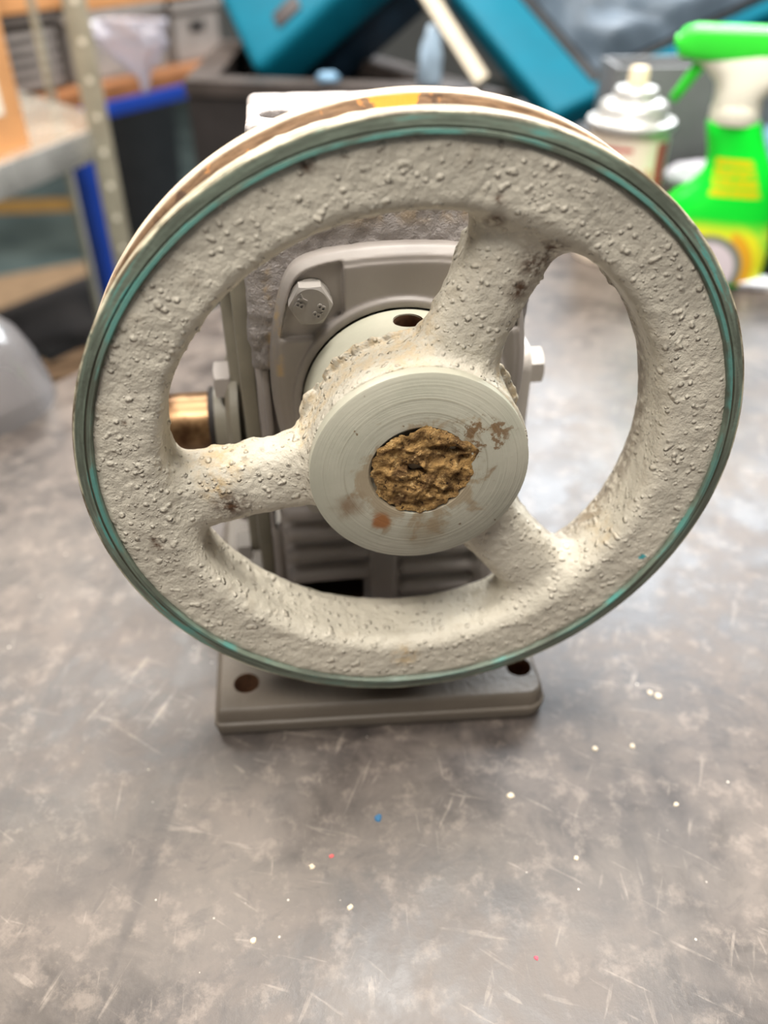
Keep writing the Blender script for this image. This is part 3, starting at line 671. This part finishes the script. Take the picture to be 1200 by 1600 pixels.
# ---------------------------------------------------------------- things behind, on the right
def thing(name, vf, mat, pos, label, cat, rot=None, bevel=0, smooth=None, group=None, bseg=2):
    o = part(name, vf, mat, pos=pos, bevel=bevel, smooth=smooth, bseg=bseg)
    if rot is not None: o.rotation_euler = rot
    return tag(o, label, cat, group)
m_char = simple('charcoal_foam', (44, 42, 42), .8, var=.2)
def crumple(sx_, sy_, sz_, seed, n=40, fold=1.0):
    """a closed crumpled heap of film or cloth"""
    V = []; us = np.linspace(0, 2*math.pi, n, endpoint=False); vs = np.linspace(0, math.pi, n//2)
    P = np.array([[math.sin(b)*math.cos(a), math.sin(b)*math.sin(a), math.cos(b)] for b in vs for a in us])
    k = 1+fold*(.22*vnoise(P, 1.6, seed)+.14*np.abs(vnoise(P, 3.5, seed+1))+.06*vnoise(P, 8, seed+2))
    P = P*k[:, None]*np.array([sx_, sy_, sz_]); P[:, 2] = np.maximum(P[:, 2], -sz_*.62); P[:, 2] += sz_*.62
    F = [(j*n+i, (j+1)*n+i, (j+1)*n+(i+1) % n, j*n+(i+1) % n) for j in range(len(vs)-1) for i in range(n)]
    return P.tolist(), F
t_ = thing('storage_bin', merge(box(-.75, .75, -.25, .25, 0, .06), box(-.75, -.70, -.25, .25, .06, 1.4), box(.70, .75, -.25, .25, .06, 1.4), box(-.70, .70, -.25, -.20, .06, 1.4), box(-.70, .70, .20, .25, .06, 1.4)),
           simple('mid_grey_plastic', (100, 100, 102), .5), (3.35, 5.85, TT), 'open mid-grey plastic bin behind the aerosol can', 'bin', (0, 0, -.05), bevel=.02)
thing('parts_tray', box(-.42, .42, -.2, .2, 0, .50), simple('dark_brown_board', (58, 48, 43), .6), (3.38, 5.22, TT), 'low dark brown box standing between the can and the bottle', 'box', (0, 0, -.1), bevel=.03)
thing('rag', crumple(.34, .15, .13, 31), simple('white_rag', (196, 192, 204), .8), (3.36, 5.22, TT+.50), 'crumpled whitish rag lying on the low dark brown box', 'cloth', smooth=True)
m_bench2 = simple('back_cabinet_laminate', (60, 52, 48), .6)
cab = root('side_cabinet', (3.4, 8.0, -8), 'dark brown cabinet behind the bench, under the right teal case', 'cabinet')
m_brn = bpy.data.materials['dark_brown_board']
part('carcass', prism([(-1.08, -1.48), (2.9, -1.40), (2.9, 1.3), (-2.1, 1.0)], 0, 7.05), m_brn, cab, bevel=.02)
part('cabinet_top', prism([(-1.06, -1.52), (2.95, -1.44), (2.95, 1.35), (-2.12, 1.04)], 7.05, 7.14), m_bench2, cab, bevel=.02)
lb = root('blue_bottle', (4.14, 5.35, TT), 'pale blue plastic bottle with royal blue cap, right of the spray bottle', 'bottle')
part('body', lathe([(.20, 0), (.23, .03), (.23, .80), (.2, .92), (.10, 1.0), (.10, 1.06)], 40), simple('pale_blue_plastic', (120, 168, 190), .35), lb, smooth=.8)
part('cap', lathe([(.13, 1.03), (.13, 1.24), (.11, 1.26), (0, 1.26)], 32), simple('royal_blue_plastic', (30, 66, 170), .4), lb, smooth=.6)
thing('black_box', box(-.35, .5, -.35, .35, 0, .50), m_char, (3.95, 4.38, TT), 'small black box on the bench at the right edge', 'box', bevel=.03)
thing('foil_scrap', crumple(.30, .10, .05, 77), simple('glossy_white_film', (236, 240, 250), .12), (3.62, 4.12, TT), 'scrap of glossy white film lying on the bench below the spray bottle', 'film', smooth=True)

# ---------------------------------------------------------------- black chest with teal cases and bags
ch = root('tool_chest', (0, 8.0, -8), 'large black chest behind the bench with the teal cases on top', 'chest')
CP = [(-1.26, -.24), (1.90, -1.20), (.45, 1.85), (-.95, 2.35)]
def inset(poly, d):
    n = len(poly); out = []
    for i in range(n):
        p = Vector(poly[i]); a_ = (Vector(poly[i-1])-p).normalized(); b_ = (Vector(poly[(i+1) % n])-p).normalized()
        q = p+(a_+b_).normalized()*d/math.sin(a_.angle(b_)/2); out.append((q.x, q.y))
    return out
def tray(poly, d, z0, z1, floor_z):
    pi = inset(poly, d); n = len(poly)
    V = [(x, y, z0) for x, y in poly]+[(x, y, z1) for x, y in poly]+[(x, y, z1) for x, y in pi]+[(x, y, floor_z) for x, y in pi]
    F = [tuple(range(n))[::-1]]+[(i+k*n, (i+1) % n+k*n, (i+1) % n+(k+1)*n, i+(k+1)*n) for k in range(3) for i in range(n)]+[tuple(range(3*n, 4*n))]
    return V, F
part('chest_body', tray(CP, .30, 0, 7.55, 5.6), simple('matt_black_steel', (42, 37, 36), .6, var=.15), ch)
pi_ = inset(CP, .30); po_ = inset(CP, -.02); n_ = 4
part('chest_rim', ([(x, y, 7.56) for x, y in po_]+[(x, y, 7.70) for x, y in po_]+[(x, y, 7.70) for x, y in pi_]+[(x, y, 7.56) for x, y in pi_],
     [(i+k*4, (i+1) % 4+k*4, (i+1) % 4+((k+1) % 4)*4, i+((k+1) % 4)*4) for k in range(4) for i in range(4)]), simple('paler_black_rim', (66, 58, 54), .55, var=.2), ch, label='paler dark rim')  # rim paler and browner than the chest body
m_teal = simple('teal_case_plastic', (0, 100, 122), .6, var=.06, nscale=2, spec=.2)
m_teal_shade = simple('shaded_teal_plastic', (14, 40, 58), .6, var=.15)  # shaded side of the teal case, shade put into a navy colour
def frame_obj(name, o_, e1, e2, label, cat):
    e1 = Vector(e1).normalized(); e2 = Vector(e2); e2 = (e2-e1*e1.dot(e2)).normalized(); n_ = e1.cross(e2)
    r_ = root(name, o_, label, cat, rot=Matrix((e1, e2, n_)).transposed().to_euler()); return r_
# case 1: lies with one corner down; local x up-left edge, y up-right edge
c1 = frame_obj('tool_case', (-.565, 8.2, -.31), (-.253, .874, .414), (.783, -.066, .618), 'teal power tool case tipped on its corner, left of the cream slat', 'tool case')
part('shell', box(0, 2.3, 0, 2.15, 0, .55), m_teal, c1, bevel=.12, bseg=3)
part('lower_shell', box(.06, 2.25, .06, 2.1, .53, 1.0), m_teal_shade, c1, bevel=.08)
part('latch_recess', box(.20, .44, .48, .80, -.03, .05), simple('latch_dark', (58, 50, 50), .6), c1, bevel=.02, label='dark square latch')
c2 = frame_obj('tool_case', (2.378, 6.6, -.473), (-.33, .853, .404), (.925, .205, .321), 'teal open tool case leaning under the grey plastic bag', 'tool case')
part('shell', box(0, 2.35, 0, 2.9, 0, .33), m_teal, c2, bevel=.08, bseg=3)
part('seal', box(.14, 2.2, .52, 2.8, -.03, .06), simple('black_seal', (16, 18, 22), .6), c2, bevel=.03, label='black rubber seal strip')
g_n = 60; us = np.linspace(0, 1, g_n); U, Vv = np.meshgrid(us, us, indexing='ij'); Pg = np.stack([U.ravel(), Vv.ravel(), U.ravel()*0], 1)
hg = .10+.16*np.abs(vnoise(Pg@np.array([[1, .7, 0], [-.7, 1, 0], [0, 0, 1.]])*np.array([1, 3.2, 1]), 2.0, 41))+.06*np.abs(vnoise(Pg, 9, 42)); hg *= np.clip(np.minimum(np.minimum(U, 1-U), np.minimum(Vv, 1-Vv)).ravel()/.06, 0, 1)
top = np.stack([.20+U.ravel()*2.05, .60+Vv.ravel()*2.2, -.06-hg], 1); bot = top.copy(); bot[:, 2] = -.05
Vb = np.concatenate([top, bot]); N_ = g_n*g_n; Fb = []
for i in range(g_n-1):
    for j in range(g_n-1):
        a = i*g_n+j; Fb.append((a, a+1, a+g_n+1, a+g_n)); Fb.append((N_+a, N_+a+g_n, N_+a+g_n+1, N_+a+1))
bg_ = frame_obj('plastic_bag', (2.378, 6.6, -.473), (-.33, .853, .404), (.925, .205, .321), 'wrinkled blue-grey plastic bag lying over the right teal case', 'bag')
part('bag_film', (Vb, Fb), simple('bluegrey_film', (84, 96, 108), .55, var=.25, nscale=2, spec=.3), bg_, smooth=True)
t_ = thing('wooden_slat', tube([(0, 0, .06), (-.46, .56, .71), (-.92, 1.0, 1.35)], .10, 4), simple('cream_painted_wood', (206, 194, 172), .6), (1.72, 6.96, -.30), 'cream wooden slat leaning between the two teal cases', 'slat')
thing('film_sheet', crumple(.12, .09, .30, 55), simple('bluish_white_film', (150, 170, 188), .25), (1.22, 7.16, -.30), 'crumpled bluish film tucked behind the cream slat', 'film', smooth=True)
thing('blue_glint', crumple(.12, .07, .06, 57), simple('pale_blue_glint', (120, 160, 190), .4), (.22, 7.47, -.30), 'pale blue light glint, shaped as a small lump, on the chest lid above the pulley', 'glint', smooth=True)  # added lump standing in for a glint of blue light
thing('dark_bag', crumple(.55, .5, .95, 61), simple('black_cloth', (34, 36, 42), .8), (5.65, 7.75, -.86), 'dark crumpled cloth bag at the top right corner', 'bag', smooth=True)

# ---------------------------------------------------------------- left: rack, shelf, cartons, far bench
m_galv = simple('galvanised_steel', (164, 157, 138), .4, .3, var=.1)
rk = root('shelving_rack', (-2.38, 8.0, -8), 'galvanised steel shelving rack at the left carrying a cardboard carton', 'shelving rack')
part('post', merge(box(-.0, .22, -.02, .02, 0, 12.5), box(-.02, .02, -.02, .24, 0, 12.5)), m_galv, rk, bevel=.008, label='perforated angle post')
for k in range(26):
    part('slot', move(swap(lathe([(.034, 0), (.034, .006), (.0, .006)], 12), toF), (.11, -.020, 3.0+k*.36)), simple('slot_light', (224, 216, 196), .5) if k == 0 else bpy.data.materials['slot_light'], rk)
SP = [(-.02, .0), (-.66, -1.27), (-2.8, -.2), (-1.3, 2.4), (-.1, .95)]
part('shelf', prism(SP, 7.10, 7.16), simple('bright_shelf_steel', (206, 200, 186), .25, .7), rk)
def barxy(p, q, w, z0, z1):
    p = Vector(p); q = Vector(q); d = (q-p).normalized(); n_ = Vector((-d.y, d.x))*w/2
    return prism([tuple(p-n_), tuple(q-n_), tuple(q+n_), tuple(p+n_)], z0, z1)
part('shelf_edge', barxy((.03, .08), (-1.0, -1.95), .06, 6.88, 7.19), simple('shelf_lip_steel', (190, 188, 182), .28, .45), rk, bevel=.015)
part('post', box(-.86, -.80, 2.1, 2.3, 0, 12.5), m_galv, rk)
part('post', box(-2.7, -2.5, -.4, -.2, 0, 12.5), m_galv, rk)
m_cardb = simple('cardboard', (222, 160, 104), .75, var=.07, nscale=2)
cb_ = root('carton', (-2.90, 7.55, -.84), 'tall brown cardboard carton with a white label on the rack shelf', 'carton', math.radians(63))
part('carton_body', box(-1.3, .0, .02, .85, 0, 1.9), m_cardb, cb_, bevel=.01)
part('carton_label', box(-.62, -.27, .008, .02, .35, .95), simple('white_label', (238, 228, 210), .6), cb_, label='blank-looking white paper label')
# far bench with blue frame
m_blue = simple('blue_steel', (22, 58, 148), .4, var=.08)
m_wood = simple('bench_ply', (146, 94, 54), .6, var=.2, nscale=2)
fb = root('packing_bench', (-3.0, 12.1, -8), 'blue framed packing bench with a wooden top behind the rack', 'bench', math.radians(49))
part('bench_board', box(-2.2, 3.2, 0, 2.6, 6.64, 6.86), m_wood, fb, bevel=.01, label='worn plywood top')
part('beam', box(-2.2, 3.2, -.05, .13, 6.42, 6.64), m_blue, fb, bevel=.03, label='royal blue steel beam')
part('leg', box(-.55, -.25, -.05, .25, 0, 6.2), m_blue, fb)
part('leg', box(2.8, 3.1, -.02, .25, 0, 6.2), m_blue, fb)
part('lower_shelf', box(-1.8, 3.0, .2, 2.4, 3.0, 3.15), simple('dark_lower_shelf', (44, 40, 38), .7), fb)
m_crate = simple('grey_crate', (150, 142, 136), .6, var=.1)
for k, (x0, w, hh) in enumerate(((-1.7, 1.5, .95), (-.05, 1.9, .9), (2.05, 1.1, .85))):
    c = root('crate', (0, 0, 0), ['dark grey crate behind the rack post on the packing bench', 'pale grey crate behind the clear bag on the packing bench', 'pale grey crate beside the left teal case'][k], 'crate')
    a = math.radians(49); lx, ly = x0, .35
    c.location = W((-3.0+lx*math.cos(a)-ly*math.sin(a), 12.1+lx*math.sin(a)+ly*math.cos(a), -1.14)); c.rotation_euler = (0, 0, a)
    mm = simple('dark_crate', (74, 66, 60), .6) if k == 0 else m_crate
    part('crate_body', merge(box(0, w, 0, 1.2, 0, .05), box(0, w, 0, .05, 0, hh), box(0, w, 1.15, 1.2, 0, hh), box(0, .05, 0, 1.2, 0, hh), box(w-.05, w, 0, 1.2, 0, hh)), mm, c)
    part('crate_rim', merge(box(-.04, w+.04, -.05, 0, hh-.1, hh+.02), box(-.04, w+.04, 1.2, 1.25, hh-.1, hh+.02)), mm, c, bevel=.01)
    if k:
        part('handle_slot', box(w*.35, w*.65, -.012, .0, hh*.50, hh*.68), m_dark, c)
    else:
        for j in range(5): part('rib', box(.1, w-.1, -.04, .0, .1+j*.15, .17+j*.15), m_crate, c)
a = math.radians(49)
for k, (lx, ly, z_, w, hh, lab) in enumerate(((-1.2, .5, -.15, 1.4, 1.1, 'cardboard carton on top of the dark crate behind the post'), (.35, .3, -.20, 3.1, 1.2, 'long cardboard carton lying across the pale grey crates'))):
    c = root('carton', (-3.0+lx*math.cos(a)-ly*math.sin(a), 12.1+lx*math.sin(a)+ly*math.cos(a), z_), lab, 'carton', a)
    part('carton_body', box(0, w, 0, 1.3, 0, hh), m_cardb, c, bevel=.01)
    part('tape', box(w*.08, w*.92, -.008, 0, hh*.45, hh*.55), simple('brown_tape', (196, 136, 84), .4), c)
m_film = simple('clear_film', (226, 224, 236), .22, var=.05, bump=.05, bscale=6)
m_film.node_tree.nodes['Principled BSDF'].inputs['Transmission Weight'].default_value = .6
bv, bf = crumple(1, .5, 1, 71, n=72, fold=1.5); bz_ = [min(1., v_[2]/1.35) for v_ in bv]; bv = [(v_[0]*.56*(1-.85*w_)+.12*w_, v_[1]*.4*(1-.8*w_), v_[2]*.52) for v_, w_ in zip(bv, bz_)]
cbg = thing('clear_bag', swap((bv, bf), ((1, 0, 0), (0, 1, 0), (0, 0, -1))), m_film, (-2.20, 10.6, -.08), 'clear plastic bag hanging in front of the grey crates', 'bag', smooth=True)
# low things on the floor at the left
thing('cardboard_sheet', box(-2.2, 2.2, -1.2, 1.2, 0, .12), simple('tan_board', (150, 122, 92), .8), (-7.3, 21.6, -8), 'flat tan cardboard sheet on the floor beyond the bench', 'cardboard', (0, 0, .4))
thing('pallet', merge(*[box(-2.4, 2.4, y_, y_+.5, .5, .65) for y_ in (-1.6, -.9, -.2, .5, 1.2)], *[box(x_, x_+.4, -1.6, 1.7, 0, .5) for x_ in (-2.4, -.2, 2.0)]), simple('pallet_wood', (110, 84, 58), .8), (-5.2, 16.6, -8), 'dark wooden pallet on the floor behind the bench edge', 'pallet', (0, 0, .3))
thing('steel_bar', box(-3.5, 3.5, -.15, .15, 0, .3), simple('navy_bar', (32, 36, 58), .5), (-6.9, 19.2, -8), 'dark blue steel bar lying across the floor by the cardboard', 'bar', (0, .0, .25), bevel=.03)
thing('dark_bin', lathe([(1.5, 0), (1.7, 4.5), (1.75, 4.6), (1.6, 4.6), (1.5, .2), (0, .2)], 40), simple('black_bin', (30, 30, 32), .6), (-5.0, 25.5, -8), 'black waste bin on the floor at the far left', 'bin', smooth=.6)
# clear plastic wrap at the left edge of the bench
m_wrap = simple('milky_wrap', (158, 153, 152), .2, var=.06)
m_wrap.node_tree.nodes['Principled BSDF'].inputs['Transmission Weight'].default_value = .6
thing('plastic_wrap', merge(lathe([(.50, 0), (.485, .10), (.44, .28), (.37, .44), (.26, .56), (.12, .62), (0, .63)], 48)), m_wrap, (-2.42, 2.92, TT), 'rounded clear plastic cover standing on the left edge of the bench', 'cover', smooth=.9)
